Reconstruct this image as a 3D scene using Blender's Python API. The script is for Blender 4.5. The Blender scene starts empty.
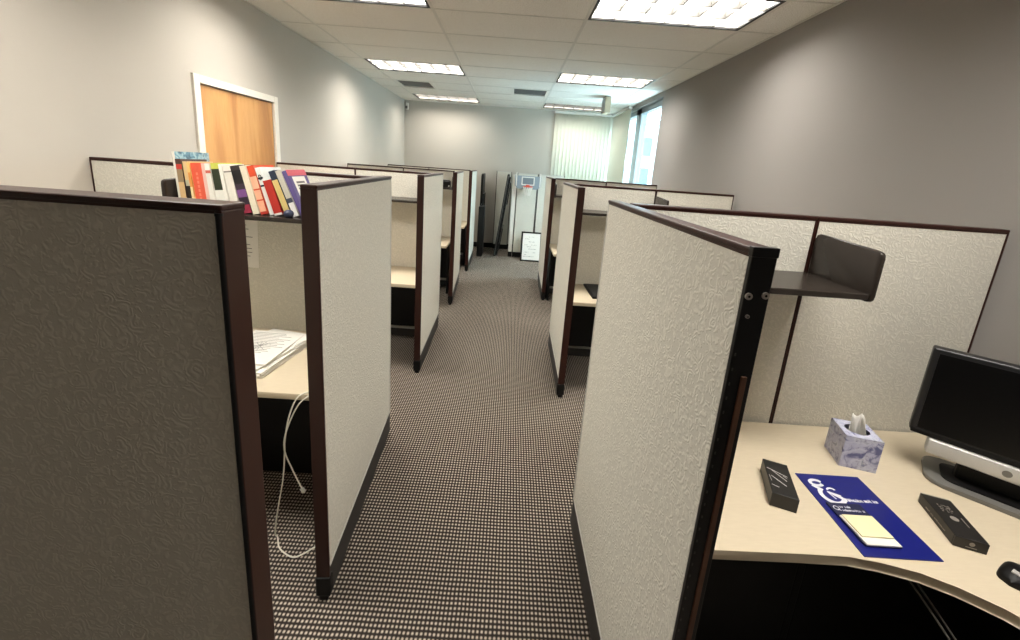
import bpy, bmesh, math, random
from mathutils import Vector, Matrix
random.seed(7)
S = bpy.context.scene
COL = S.collection
PI = math.pi

# ------------------------------------------------------------------ helpers
def tag(o, label=None, cat=None, group=None, kind=None):
    if label: o['label'] = label
    if cat: o['category'] = cat
    if group: o['group'] = group
    if kind: o['kind'] = kind
    return o

def empty(name, loc=(0, 0, 0), rz=0.0, label=None, cat=None, group=None, rot=None):
    o = bpy.data.objects.new(name, None); COL.objects.link(o)
    o.empty_display_size = 0.05
    o.location = loc
    o.rotation_euler = rot if rot else (0, 0, rz)
    return tag(o, label, cat, group)

def obj(name, bm, mats, parent=None, smooth=False, label=None):
    me = bpy.data.meshes.new(name)
    bmesh.ops.recalc_face_normals(bm, faces=bm.faces[:])
    bm.to_mesh(me); bm.free()
    for m in (mats if isinstance(mats, (list, tuple)) else [mats]): me.materials.append(m)
    if smooth:
        me.polygons.foreach_set('use_smooth', [True] * len(me.polygons))
        try: me.set_sharp_from_angle(angle=math.radians(40))
        except Exception: pass
    o = bpy.data.objects.new(name, me); COL.objects.link(o)
    if parent: o.parent = parent
    if label: o['label'] = label
    return o

def box(bm, x0, x1, y0, y1, z0, z1, mi=0, bev=0.0, seg=2, M=None):
    vs = [bm.verts.new((x, y, z)) for z in (z0, z1) for y in (y0, y1) for x in (x0, x1)]
    fs = []
    for q in ((0, 2, 3, 1), (4, 5, 7, 6), (0, 1, 5, 4), (2, 6, 7, 3), (0, 4, 6, 2), (1, 3, 7, 5)):
        f = bm.faces.new([vs[i] for i in q]); f.material_index = mi; fs.append(f)
    es = list({e for f in fs for e in f.edges})
    allv = set(vs)
    if bev > 0:
        r = bmesh.ops.bevel(bm, geom=es, offset=bev, segments=seg, profile=0.5, affect='EDGES')
        for f in r['faces']: f.material_index = mi
        allv = {v for f in r['faces'] for v in f.verts} | {v for v in vs if v.is_valid}
    if M is not None:
        bmesh.ops.transform(bm, matrix=M, verts=[v for v in allv if v.is_valid])
    return bm

def B(x0, x1, y0, y1, z0, z1, bev=0.0, seg=2):
    return box(bmesh.new(), x0, x1, y0, y1, z0, z1, 0, bev, seg)

def prism(bm, pts, z0, z1, mi=0, bev=0.0, seg=2, M=None):
    """extrude an outline (x,y) from z0 to z1; M maps to the final frame"""
    a = [bm.verts.new((x, y, z0)) for x, y in pts]; b = [bm.verts.new((x, y, z1)) for x, y in pts]
    n = len(pts); fs = [bm.faces.new(a[::-1]), bm.faces.new(b)]
    for i in range(n): fs.append(bm.faces.new((a[i], a[(i + 1) % n], b[(i + 1) % n], b[i])))
    for f in fs: f.material_index = mi
    allv = set(a + b)
    if bev > 0:
        es = list({e for f in fs[:2] for e in f.edges})
        r = bmesh.ops.bevel(bm, geom=es, offset=bev, segments=seg, profile=0.5, affect='EDGES')
        for f in r['faces']: f.material_index = mi
        allv = {v for f in r['faces'] for v in f.verts} | {v for v in allv if v.is_valid}
    if M is not None: bmesh.ops.transform(bm, matrix=M, verts=[v for v in allv if v.is_valid])
    return bm

def rounded(x0, x1, y0, y1, r, n=5):
    rs = r if isinstance(r, (list, tuple)) else [r] * 4
    out = []
    for (cx, cy, a0, rr) in ((x0, y0, PI, rs[0]), (x1, y0, 1.5 * PI, rs[1]), (x1, y1, 0, rs[2]), (x0, y1, .5 * PI, rs[3])):
        sx = 1 if cx == x0 else -1; sy = 1 if cy == y0 else -1
        if rr <= 0: out.append((cx, cy)); continue
        for i in range(n + 1):
            a = a0 + i / n * PI / 2
            out.append((cx + sx * rr + rr * math.cos(a), cy + sy * rr + rr * math.sin(a)))
    return out

def tube(bm, pts, r, n=8, mi=0, closed=False):
    pts = [Vector(p) for p in pts]; rings = []
    m = len(pts); up = Vector((0, 0, 1))
    for i, p in enumerate(pts):
        if closed: d = pts[(i + 1) % m] - pts[i - 1]
        else: d = pts[min(i + 1, m - 1)] - pts[max(i - 1, 0)]
        d.normalize()
        s = d.cross(up)
        if s.length < 1e-3: s = d.cross(Vector((1, 0, 0)))
        s.normalize(); t = s.cross(d)
        rings.append([bm.verts.new(p + (s * math.cos(2 * PI * k / n) + t * math.sin(2 * PI * k / n)) * r) for k in range(n)])
    for i in range(m if closed else m - 1):
        a, b = rings[i], rings[(i + 1) % m]
        for k in range(n):
            f = bm.faces.new((a[k], a[(k + 1) % n], b[(k + 1) % n], b[k])); f.material_index = mi
    if not closed:
        for rg in (rings[0], rings[-1]):
            f = bm.faces.new(rg); f.material_index = mi
    return bm

def spline(pts, n=8):
    P = [Vector(p) for p in pts]; out = []
    for i in range(len(P) - 1):
        p0 = P[max(i - 1, 0)]; p1 = P[i]; p2 = P[i + 1]; p3 = P[min(i + 2, len(P) - 1)]
        for k in range(n):
            t = k / n
            out.append(0.5 * ((2 * p1) + (p2 - p0) * t + (2 * p0 - 5 * p1 + 4 * p2 - p3) * t * t + (3 * p1 - p0 - 3 * p2 + p3) * t ** 3))
    out.append(P[-1]); return out

def disc(bm, c, r, n=20, axis='z', depth=0.002, mi=0):
    pts = [(r * math.cos(2 * PI * i / n), r * math.sin(2 * PI * i / n)) for i in range(n)]
    M = Matrix.Translation(c)
    if axis == 'y': M = M @ Matrix.Rotation(PI / 2, 4, 'X')
    if axis == 'x': M = M @ Matrix.Rotation(PI / 2, 4, 'Y')
    return prism(bm, pts, 0, depth, mi, M=M)

# ------------------------------------------------------------------ materials
def lin(c):
    return tuple(((v / 255) / 12.92 if v / 255 <= .04045 else ((v / 255 + .055) / 1.055) ** 2.4) for v in c)

class NT:
    def __init__(s, name):
        s.m = bpy.data.materials.new(name); s.m.use_nodes = True
        s.t = s.m.node_tree; s.t.nodes.clear()
        s.out = s.n('ShaderNodeOutputMaterial')
    def n(s, typ, **kw):
        nd = s.t.nodes.new(typ)
        for k, v in kw.items(): setattr(nd, k, v)
        return nd
    def l(s, a, b): s.t.links.new(a, b)
    def math(s, op, a, b=None, c=None):
        nd = s.n('ShaderNodeMath', operation=op)
        for i, v in enumerate((a, b, c)):
            if v is None: continue
            if isinstance(v, (int, float)): nd.inputs[i].default_value = v
            else: s.l(v, nd.inputs[i])
        return nd.outputs[0]
    def mix(s, fac, a, b):
        nd = s.n('ShaderNodeMix', data_type='RGBA')
        if isinstance(fac, (int, float)): nd.inputs[0].default_value = fac
        else: s.l(fac, nd.inputs[0])
        for i, v in ((6, a), (7, b)):
            if isinstance(v, tuple): nd.inputs[i].default_value = (*v[:3], 1)
            else: s.l(v, nd.inputs[i])
        return nd.outputs[2]
    def bsdf(s, col=None, rough=.5, metal=0, spec=.5, normal=None):
        b = s.n('ShaderNodeBsdfPrincipled')
        if col is not None:
            if isinstance(col, tuple): b.inputs['Base Color'].default_value = (*col[:3], 1)
            else: s.l(col, b.inputs['Base Color'])
        b.inputs['Roughness'].default_value = rough
        b.inputs['Metallic'].default_value = metal
        b.inputs['Specular IOR Level'].default_value = spec
        if normal is not None: s.l(normal, b.inputs['Normal'])
        s.l(b.outputs[0], s.out.inputs[0]); return b
    def coord(s, which='Object'): return s.n('ShaderNodeTexCoord').outputs[which]
    def noise(s, vec, scale, detail=2, rough=.5, dist=0):
        nd = s.n('ShaderNodeTexNoise'); s.l(vec, nd.inputs['Vector'])
        nd.inputs['Scale'].default_value = scale; nd.inputs['Detail'].default_value = detail
        nd.inputs['Roughness'].default_value = rough; nd.inputs['Distortion'].default_value = dist
        return nd.outputs[0]
    def ramp(s, fac, stops):
        nd = s.n('ShaderNodeValToRGB'); s.l(fac, nd.inputs[0])
        cr = nd.color_ramp
        while len(cr.elements) < len(stops): cr.elements.new(.5)
        for e, (p, c) in zip(cr.elements, stops):
            e.position = p; e.color = (*c[:3], 1) if isinstance(c, tuple) else (c, c, c, 1)
        return nd.outputs[0]
    def bump(s, h, strength=.3, dist=.002):
        nd = s.n('ShaderNodeBump'); s.l(h, nd.inputs['Height'])
        nd.inputs['Strength'].default_value = strength; nd.inputs['Distance'].default_value = dist
        return nd.outputs[0]
    def scale(s, vec, sc):
        nd = s.n('ShaderNodeMapping'); s.l(vec, nd.inputs[0]); nd.inputs['Scale'].default_value = sc
        return nd.outputs[0]

_pl = {}
def plain(name, rgb, rough=.5, metal=0, spec=.5, var=.06):
    """procedural paint / plastic / paper: a slight mottling over one colour"""
    if name in _pl: return _pl[name]
    t = NT(name); c = lin(rgb)
    n = t.noise(t.coord(), 40, 3)
    col = t.mix(n, tuple(v * (1 - var) for v in c), tuple(min(1, v * (1 + var)) for v in c))
    t.bsdf(col, rough, metal, spec); _pl[name] = t.m
    return t.m

def wall_mat(name, rgb):
    t = NT(name); c = lin(rgb); co = t.coord()
    n = t.noise(co, 1.3, 3); col = t.mix(n, tuple(v * .97 for v in c), tuple(v * 1.03 for v in c))
    t.bsdf(col, .8, spec=.12, normal=t.bump(t.noise(co, 260, 2), .12, .001)); return t.m

def fabric_mat(name, rgb):
    """wall-covering fabric woven in raised squiggles"""
    t = NT(name); c = lin(rgb); co = t.coord()
    wob = t.n('ShaderNodeTexNoise'); t.l(co, wob.inputs['Vector']); wob.inputs['Scale'].default_value = 26; wob.inputs['Detail'].default_value = 1
    mv = t.n('ShaderNodeMix', data_type='VECTOR'); mv.inputs[0].default_value = .045
    t.l(co, mv.inputs[4]); t.l(wob.outputs['Color'], mv.inputs[5])
    vo = t.n('ShaderNodeTexVoronoi'); t.l(mv.outputs[1], vo.inputs['Vector']); vo.inputs['Scale'].default_value = 21
    ring = t.math('SINE', t.math('MULTIPLY', vo.outputs['Distance'], 2 * PI / (.0105 * 21)))
    brk = t.ramp(t.noise(co, 75, 1, .4), ((.40, 0.0), (.52, 1.0)))
    r = t.math('MULTIPLY', t.math('MULTIPLY_ADD', ring, .5, .5), brk)
    fine = t.noise(co, 420, 2)
    h = t.math('ADD', r, t.math('MULTIPLY', fine, .3))
    col = t.mix(t.math('ADD', t.math('MULTIPLY', r, .45), t.math('MULTIPLY', fine, .5)),
                tuple(v * .86 for v in c), tuple(min(1, v * 1.1) for v in c))
    t.bsdf(col, .85, spec=.2, normal=t.bump(h, .5, .0022)); return t.m

def carpet_mat():
    t = NT('carpet'); co = t.coord()
    sp = t.n('ShaderNodeSeparateXYZ')
    w = t.noise(co, 9, 2)
    t.l(co, sp.inputs[0])
    wob = t.math('MULTIPLY', t.math('SUBTRACT', w, .5), .006)
    X = t.math('ADD', sp.outputs[0], wob); Y = t.math('ADD', sp.outputs[1], wob)
    px, py = .0165, .0195
    sx = t.math('SINE', t.math('MULTIPLY', X, 2 * PI / px)); sy = t.math('SINE', t.math('MULTIPLY', Y, 2 * PI / py))
    a = t.math('MULTIPLY_ADD', sx, .5, .5); b = t.math('MULTIPLY_ADD', sy, .5, .5)
    tuft = t.math('MULTIPLY', t.math('POWER', a, .7), t.math('POWER', b, .8))
    fib = t.noise(co, 700, 2)
    v = t.math('ADD', t.math('MULTIPLY', tuft, .85), t.math('MULTIPLY', t.math('SUBTRACT', fib, .5), .6))
    col = t.ramp(v, ((0.02, lin((44, 38, 34))), (.28, lin((90, 82, 76))), (.6, lin((175, 163, 150))), (.95, lin((216, 204, 187)))))
    t.bsdf(col, .95, spec=.1, normal=t.bump(v, .6, .004)); return t.m

def ceiling_mat():
    t = NT('acoustic_tile'); co = t.coord()
    n = t.noise(co, 140, 3, .7); n2 = t.noise(co, 1.1, 2)
    base = t.ramp(n, ((.32, lin((190, 184, 174))), (.46, lin((236, 233, 226))), (.7, lin((246, 244, 238)))))
    col = t.mix(t.math('MULTIPLY', n2, .25), base, lin((222, 216, 206)))
    t.bsdf(col, .9, spec=.1, normal=t.bump(n, .4, .002)); return t.m

def wood_mat():
    t = NT('birch_door'); co = t.coord()
    st = t.scale(co, (1, 2.6, .35))
    n = t.noise(st, 1.6, 3, .5, .5)
    wv = t.math('SINE', t.math('MULTIPLY', n, 17))
    fine = t.noise(t.scale(co, (1, 90, 3)), 3, 2)
    f = t.math('ADD', t.math('MULTIPLY_ADD', wv, .17, .36), t.math('MULTIPLY', fine, .4))
    col = t.ramp(f, ((.15, lin((150, 96, 52))), (.5, lin((190, 134, 78))), (.85, lin((214, 164, 104)))))
    t.bsdf(col, .4, spec=.4); return t.m

def desk_mat():
    t = NT('cream_laminate'); co = t.coord()
    n = t.noise(t.scale(co, (1, 6, 1)), 24, 3)
    col = t.mix(n, lin((203, 188, 163)), lin((214, 200, 175)))
    t.bsdf(col, .38, spec=.45); return t.m

def emit_mat(name, rgb, strength):
    t = NT(name); e = t.n('ShaderNodeEmission')
    e.inputs[0].default_value = (*rgb, 1); e.inputs[1].default_value = strength
    t.l(e.outputs[0], t.out.inputs[0]); return t.m

def glass_mat():
    t = NT('window_glass'); a = t.n('ShaderNodeBsdfTransparent'); a.inputs[0].default_value = (.86, .95, .96, 1)
    g = t.n('ShaderNodeBsdfGlossy'); g.inputs['Roughness'].default_value = .02
    lw = t.n('ShaderNodeLayerWeight'); fac = t.math('MULTIPLY', t.math('POWER', lw.outputs['Facing'], 5), .7)
    m = t.n('ShaderNodeMixShader'); t.l(fac, m.inputs[0])
    t.l(a.outputs[0], m.inputs[1]); t.l(g.outputs[0], m.inputs[2]); t.l(m.outputs[0], t.out.inputs[0]); return t.m

def slat_mat():
    t = NT('blind_vinyl'); c = (*lin((234, 232, 218)), 1)
    d = t.n('ShaderNodeBsdfDiffuse'); d.inputs[0].default_value = c
    tr = t.n('ShaderNodeBsdfTranslucent'); tr.inputs[0].default_value = c
    m = t.n('ShaderNodeMixShader'); m.inputs[0].default_value = .19
    t.l(d.outputs[0], m.inputs[1]); t.l(tr.outputs[0], m.inputs[2]); t.l(m.outputs[0], t.out.inputs[0]); return t.m

def tissue_print():
    t = NT('tissue_box_print'); co = t.coord()
    a = t.noise(co, 22, 3, .55, 1.2); b = t.noise(co, 60, 3, .6, .6)
    col = t.ramp(a, ((.34, lin((96, 98, 140))), (.44, lin((176, 178, 205))), (.6, lin((200, 202, 218))), (.72, lin((150, 156, 178)))))
    col = t.mix(t.ramp(b, ((.55, 0.0), (.66, .7))), col, lin((120, 118, 158)))
    t.bsdf(col, .5); return t.m

def blue_cover():
    t = NT('blue_photo_cover'); co = t.coord()
    a = t.noise(co, 30, 3, .6, .5)
    col = t.ramp(a, ((.3, lin((46, 62, 76))), (.45, lin((98, 138, 156))), (.58, lin((160, 186, 192))), (.72, lin((70, 84, 96)))))
    t.bsdf(col, .4); return t.m

M_wall = wall_mat('wall_paint', (188, 181, 171))
M_wall2 = wall_mat('wall_paint_taupe', (141, 136, 133))
M_fab = fabric_mat('panel_fabric', (213, 209, 197))
M_carpet = carpet_mat(); M_ceil = ceiling_mat(); M_wood = wood_mat(); M_desk = desk_mat()
M_brown = plain('brown_trim', (47, 21, 14), .38, spec=.32)
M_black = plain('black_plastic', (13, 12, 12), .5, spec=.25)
M_blackmetal = plain('black_metal', (14, 13, 13), .3, .3)
M_base = plain('plinth_charcoal', (40, 38, 36), .5)
M_shelf = plain('shelf_bronze', (44, 38, 34), .27, spec=.35)
M_shelfedge = plain('shelf_edge', (38, 32, 29), .4)
M_alum = plain('aluminium_strip', (196, 194, 188), .4, .3)
M_white = plain('white_paint', (226, 222, 214), .5)
M_trim = plain('door_trim_white', (232, 226, 214), .45)
M_paper = plain('white_paper', (232, 229, 222), .8, var=.03)
M_ink = plain('grey_print', (120, 118, 116), .8)
M_screw = plain('steel_screw', (168, 160, 150), .35, .6)
M_silver = plain('silver_plastic', (196, 194, 190), .35, .2)
M_grey = plain('grey_plastic', (112, 110, 106), .4, .2)
M_screen = plain('dark_screen', (7, 7, 8), .3, spec=.2, var=.02)
M_bezel = plain('monitor_bezel', (24, 24, 26), .4)
M_cable = plain('white_cable', (222, 218, 206), .5)
M_tee = plain('ceiling_tee', (214, 211, 203), .5)
M_glass = glass_mat(); M_slat = slat_mat()
M_frame = plain('window_frame_grey', (120, 124, 126), .4, .3)
M_lamp = emit_mat('lamp_lens', (1.0, .96, .885), 40.0)
M_lampdim = emit_mat('lamp_lens_dim', (1.0, .95, .86), 22.0)  # lower emission for the far left light
M_lampweak = emit_mat('lamp_lens_weak', (1.0, .96, .88), 9.0)
M_louver = plain('louver_grey', (84, 82, 79), .35, .2)
M_beige = plain('beige_box', (178, 166, 142), .5)

# ------------------------------------------------------------------ room shell
WL, WR, YB, YF, CH = -2.285, 2.04, 8.70, -1.35, 2.942

def structure(name, bm, m, parent=None, label=None):
    o = obj(name, bm, m, parent)
    if not parent: o['kind'] = 'structure'
    if label: o['label'] = label
    return o

structure('floor', B(WL - .15, WR + .25, YF - .15, YB + .25, -.1, 0), M_carpet, label='woven grid carpet in brown and beige')
# left wall with the door opening
DY0, DY1, DZ = 3.065, 3.985, 2.195
bm = bmesh.new()
box(bm, WL - .15, WL, YF, DY0, 0, CH + .25); box(bm, WL - .15, WL, DY1, YB, 0, CH + .25); box(bm, WL - .15, WL, DY0, DY1, DZ, CH + .25)
structure('wall_left', bm, M_wall)
# right wall: solid to the window jamb, window to the far corner
WY0, WY1, WZ0, WZ1 = 6.02, 8.62, .95, 2.87
bm = bmesh.new()
box(bm, WR, WR + .22, YF, WY0, 0, CH + .25); box(bm, WR, WR + .22, WY0, YB, 0, WZ0); box(bm, WR, WR + .22, WY0, YB, WZ1, CH + .25)
box(bm, WR, WR + .22, WY1, YB, WZ0, WZ1)
structure('wall_right', bm, M_wall2)
BX0, BX1 = .86, 1.96
bm = bmesh.new()
box(bm, WL - .15, BX0, YB, YB + .22, 0, CH + .25); box(bm, BX0, WR + .22, YB, YB + .22, 0, WZ0); box(bm, BX0, WR + .22, YB, YB + .22, WZ1, CH + .25)
box(bm, BX1, WR + .22, YB, YB + .22, WZ0, WZ1)
structure('wall_back', bm, M_wall)
structure('wall_front', B(WL - .15, WR + .22, YF - .15, YF, 0, CH + .25), M_wall2)
structure('baseboard_back', B(WL, WR, YB - .012, YB, 0, .105, .004), M_black)
structure('baseboard_left', box(B(WL, WL + .012, YF, DY0 - .07, 0, .105, .004), WL, WL + .012, DY1 + .07, YB, 0, .105, 0, .004), M_black)
structure('baseboard_right', B(WR - .012, WR, YF, YB, 0, .105, .004), M_black)

# ceiling tiles: one slab of cells with openings where lights and vents sit
gx = [WL - .15, -1.94, -1.33, -.72, -.11, .50, 1.11, 1.72, WR + .22]
gy = [5.98 + .61 * k for k in range(-13, 6)]
gy = [YF - .15] + [y for y in gy if YF + .05 < y < YB - .05] + [YB + .22]
lights = [(-1.94, y) for y in (1.71, 3.54, 5.98, 8.42)] + [(.50, y) for y in (1.10, 3.54, 5.98, 8.42)]
vents = [(-1.94, 7.20), (-.11, 7.20)]
def is_hole(xa, xb, ya, yb):
    xm, ym = (xa + xb) / 2, (ya + yb) / 2
    for lx, ly in lights:
        if lx < xm < lx + 1.22 and ly - .61 < ym < ly: return True
    for vx, vy in vents:
        if vx < xm < vx + .61 and vy - .61 < ym < vy: return True
    return False
bm = bmesh.new()
for i in range(len(gx) - 1):
    for j in range(len(gy) - 1):
        if not is_hole(gx[i], gx[i + 1], gy[j], gy[j + 1]):
            box(bm, gx[i], gx[i + 1], gy[j], gy[j + 1], CH, CH + .02)
structure('ceiling', bm, M_ceil, label='suspended ceiling of speckled acoustic tiles')
structure('trim_1', B(WL - .15, WR + .22, YF - .15, YB + .22, CH + .22, CH + .25), M_white, label='deck above the suspended ceiling')
bm = bmesh.new()
for x in (-1.94, -.72, .50, 1.72): box(bm, x - .012, x + .012, YF, YB, CH - .004, CH + .012)
for y in gy[1:-1]: box(bm, WL, WR, y - .008, y + .008, CH - .003, CH + .012)
structure('trim_2', bm, M_tee, label='pale grid of ceiling tile rails')
bm = bmesh.new()
box(bm, WL, WL + .02, YF, YB, CH - .006, CH + .01); box(bm, WR - .02, WR, YF, WY0, CH - .006, CH + .01); box(bm, WL, WR, YB - .02, YB, CH - .006, CH + .01)
structure('trim_3', bm, M_tee, label='pale edge rail where ceiling meets walls')

# door in the left wall
d = empty('door_1', (WL, (DY0 + DY1) / 2, 0)); d['kind'] = 'structure'; d['label'] = 'birch veneer door in a white frame'
hw = (DY1 - DY0) / 2
obj('door_leaf', B(-.045, -.004, -hw + .006, hw - .006, .01, DZ - .006, .002), M_wood, d)
bm = bmesh.new()
for s in (-1, 1):
    y0, y1 = sorted((s * hw, s * (hw + .06))); box(bm, -.1, .018, y0 - (.0 if s > 0 else 0), y1, 0, DZ + .055, 0, .003)
box(bm, -.1, .018, -hw, hw, DZ, DZ + .055, 0, .003)
obj('door_frame', bm, M_trim, d)
bm = bmesh.new(); disc(bm, (-.006, -.38, 1.0), .03, axis='x', depth=.012); tube(bm, [(-.005, -.38, 1.0), (.05, -.38, 1.0), (.055, -.29, 1.0)], .009)
obj('door_handle', bm, M_screw, d)

# windows
w = empty('window_1', (0, YB, 0)); w['kind'] = 'structure'; w['label'] = 'back window behind cream vertical blinds'
bm = bmesh.new()
box(bm, BX0, BX0 + .05, .06, .14, WZ0, WZ1); box(bm, BX1 - .05, BX1, .06, .14, WZ0, WZ1)
box(bm, BX0, BX1, .06, .14, WZ0, WZ0 + .05); box(bm, BX0, BX1, .06, .14, WZ1 - .05, WZ1)
obj('window_frame', bm, M_frame, w)
obj('pane', B(BX0 + .05, BX1 - .05, .095, .101, WZ0 + .05, WZ1 - .05), M_glass, w)
w = empty('window_2', (WR, 0, 0)); w['kind'] = 'structure'; w['label'] = 'right side window with grey mullions'
bm = bmesh.new()
for y0, y1 in ((WY0, WY0 + .05), (7.13, 7.40), (WY1 - .05, WY1)): box(bm, .06, .16, y0, y1, WZ0, WZ1)
box(bm, .06, .16, WY0, WY1, WZ0, WZ0 + .05); box(bm, .06, .16, WY0, WY1, WZ1 - .09, WZ1)
obj('window_frame', bm, M_frame, w)
for y0, y1 in ((WY0 + .05, 7.13), (7.40, WY1 - .05)):
    obj('pane', B(.105, .111, y0, y1, WZ0 + .05, WZ1 - .09), M_glass, w)
obj('window_sill', B(-.03, .1, WY0, WY1, WZ0 - .03, WZ0, .004), M_white, w)

def blind(label, loc, rz, n, pitch, z0, z1, ang):
    t = empty('vertical_blind', loc, rz, label, 'blind')
    obj('headrail', B(-.02, n * pitch, -.03, .03, z1, z1 + .045, .004), M_white, t)
    for i in range(n):
        bm = bmesh.new()
        prof = []
        for k in range(7):
            u = (k / 6 - .5) * .089; prof.append((u, .011 * (1 - (2 * u / .089) ** 2)))
        a = [bm.verts.new((x, y, z0)) for x, y in prof]; b = [bm.verts.new((x, y, z1)) for x, y in prof]
        for k in range(6): bm.faces.new((a[k], a[k + 1], b[k + 1], b[k]))
        o = obj('slat', bm, M_slat, t, smooth=True)
        so = o.modifiers.new('thick', 'SOLIDIFY'); so.thickness = .0012
        o.location = ((i + .5) * pitch, 0, 0); o.rotation_euler = (0, 0, ang)
    return t
blind('cream vertical slat blind drawn across the back wall window', (.80, YB - .06, 0), 0, 16, .0755, .9, 2.885, -.32)
blind('pale vertical slat blind closed over the right wall window by the corner', (WR - .06, YB - .12, 0), -PI / 2, 15, .0775, .9, 2.885, .32)

# ------------------------------------------------------------------ ceiling lights, vents, small ceiling things
def light_thing(x, y, label, lens):
    t = empty('ceiling_light', (x, y - .61, CH), 0, label, 'ceiling light', 'recessed ceiling lights')
    W, L = 1.22, .61
    bm = bmesh.new()   # dark gap frame around the lens
    for a in ((.012, W - .012, .012, .034), (.012, W - .012, L - .034, L - .012), (.012, .034, .034, L - .034), (W - .034, W - .012, .034, L - .034)):
        box(bm, *a, -.003, .012)
    obj('frame', bm, M_black, t)
    bm = bmesh.new()
    for a in ((.0, W, .0, .012), (.0, W, L - .012, L), (.0, .012, 0, L), (W - .012, W, 0, L)): box(bm, *a, .002, .11)
    box(bm, 0, W, 0, L, .11, .115)
    obj('housing', bm, M_white, t)
    obj('lens', B(.034, W - .034, .034, L - .034, 0.068, .073), lens, t)
    bm = bmesh.new()
    for k in (1, 2): yy = .02 + k * (L - .04) / 3; box(bm, .02, W - .02, yy - .005, yy + .005, .004, .062)
    for k in range(1, 6): xx = .02 + k * (W - .04) / 6; box(bm, xx - .004, xx + .004, .02, L - .02, .006, .062)
    obj('louver', bm, M_louver, t)
    return t
for x, y in lights:
    side = 'left' if x < 0 else 'right'
    where = {1.10 if x > 0 else 1.71: f'recessed louvered ceiling light overhead at the {side}, nearest the camera',
             3.54: f'large recessed louvered light cut by the top edge, {side} of the aisle',
             5.98: f'middle recessed louvered light in the {side} row of the ceiling',
             8.42: f'farthest small recessed light in the {side} row, by the back wall'}[y]
    light_thing(x, y, where, M_lamp if y < 8 else (M_lampdim if x < 0 else M_lampweak))

def vent(x, y, label):
    t = empty('ceiling_vent', (x, y - .61, CH), 0, label, 'air vent', 'ceiling air vents')
    bm = bmesh.new(); w = .61
    for a in ((0, w, 0, .05), (0, w, w - .05, w), (0, .05, .05, w - .05), (w - .05, w, .05, w - .05)): box(bm, *a, -.003, .012)
    obj('frame', bm, M_white, t)
    obj('throat', B(.05, w - .05, .05, w - .05, .10, .11), M_base, t)
    for k in range(5):
        bm = bmesh.new(); yy = .10 + k * .10
        box(bm, .05, w - .05, -.020, .020, -.002, .002, M=Matrix.Translation((0, yy, .015)) @ Matrix.Rotation(-.35, 4, 'X'))
        obj('vane', bm, plain('vane_grey', (96, 97, 96), .4), t)
vent(-1.94, 7.20, 'square louvered air vent near the left wall, between two lights')
vent(-.11, 7.20, 'square louvered air vent over the far end of the aisle')

t = empty('ceiling_sign', (1.415, 6.65, CH), 0, 'narrow beige sign box hanging edge-on under the ceiling by the window', 'sign')
obj('sign_box', B(-.045, .045, 0, .26, -.255, -.02, .006), M_beige, t)
obj('canopy', B(-.05, .05, .06, .20, -.022, 0, .004), M_grey, t)
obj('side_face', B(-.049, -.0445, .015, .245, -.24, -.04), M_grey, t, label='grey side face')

t = empty('motion_sensor', (WL + .05, YB - .0305, CH - .06), 0, 'small white motion sensor high in the back left corner', 'sensor')
bm = bmesh.new(); prism(bm, rounded(-.035, .035, -.03, .03, .02), -.13, 0, 0, .008)
obj('housing', bm, M_white, t, True)
obj('lens', B(-.022, .022, -.036, -.028, -.115, -.06, .004), M_grey, t)

# ------------------------------------------------------------------ cubicle panels
PH, PT = 1.655, .052
def panel(label, p0, p1, group, near='post', far='alum', H=PH, PT=PT, bh=.165, name='cubicle_panel'):
    """near end at p0; x runs along the panel, y across its thickness"""
    v = Vector((p1[0] - p0[0], p1[1] - p0[1])); L = v.length
    t = empty(name, (p0[0], p0[1], 0), math.atan2(v.y, v.x), label, 'cubicle panel', group)
    h = PT / 2
    x0 = {'post': .010, 'corner': .014, 'bracket': .007}.get(near, .007)
    x1 = L - (.012 if far == 'alum' else .007)
    obj('fabric', B(x0, x1, -h + .002, h - .002, bh, H - .013, .003), M_fab, t)
    bm = bmesh.new()
    box(bm, 0, L, -h - .001, h + .001, H - .013, H, 0, .004)
    box(bm, .001, L - .001, -h + .001, h - .001, H - .018, H - .012)
    obj('top_cap', bm, M_brown, t)
    b = obj('base', B(.004, L - .004, -h + .001, h - .001, .012, bh - .008, .004), M_base, t)
    bm = bmesh.new(); pr = .001 if bh > .12 else .007; box(bm, .01, L - .01, -h - pr, h + pr, bh - (.008 if bh > .12 else .014), bh, 0, .001)
    obj('raceway_strip', bm, M_alum, b)
    if near in ('post', 'corner'):
        obj('end_post', B(0, x0, -h - (.0 if near == 'post' else -.004), h, .112, H - .012, .002), M_brown, t)
        if near == 'corner':
            bm = bmesh.new(); tube(bm, [(.007, h - .002, .11), (.007, h - .002, H - .022)], .0065, 10); tube(bm, [(.007, h - .002, H - .022), (.007, h - .002, H - .016)], .0075, 10)
            obj('corner_strip', bm, M_black, t, True)
        bm = bmesh.new(); box(bm, -.006, .03, -h - .003, h + .003, .025, .115, 0, .006); box(bm, -.002, .028, -h + .008, h - .008, 0, .03, 0, .005)
        obj('foot', bm, M_black, t)
    elif near == 'trim':
        obj('end_trim', B(0, .007, -h, h, .112, H - .012, .002), M_brown, t)
    if far == 'alum':
        obj('edge_strip', B(x1, L, -h, h, bh, H - .012, .003), M_alum, t)
    elif far == 'trim':
        obj('end_trim', B(x1, L, -h, h, .112, H - .012, .002), M_brown, t)
    return t, L

WG = 'aisle wing panels'; DG = 'dividers between cubicles'
o = PT / 2
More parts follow.
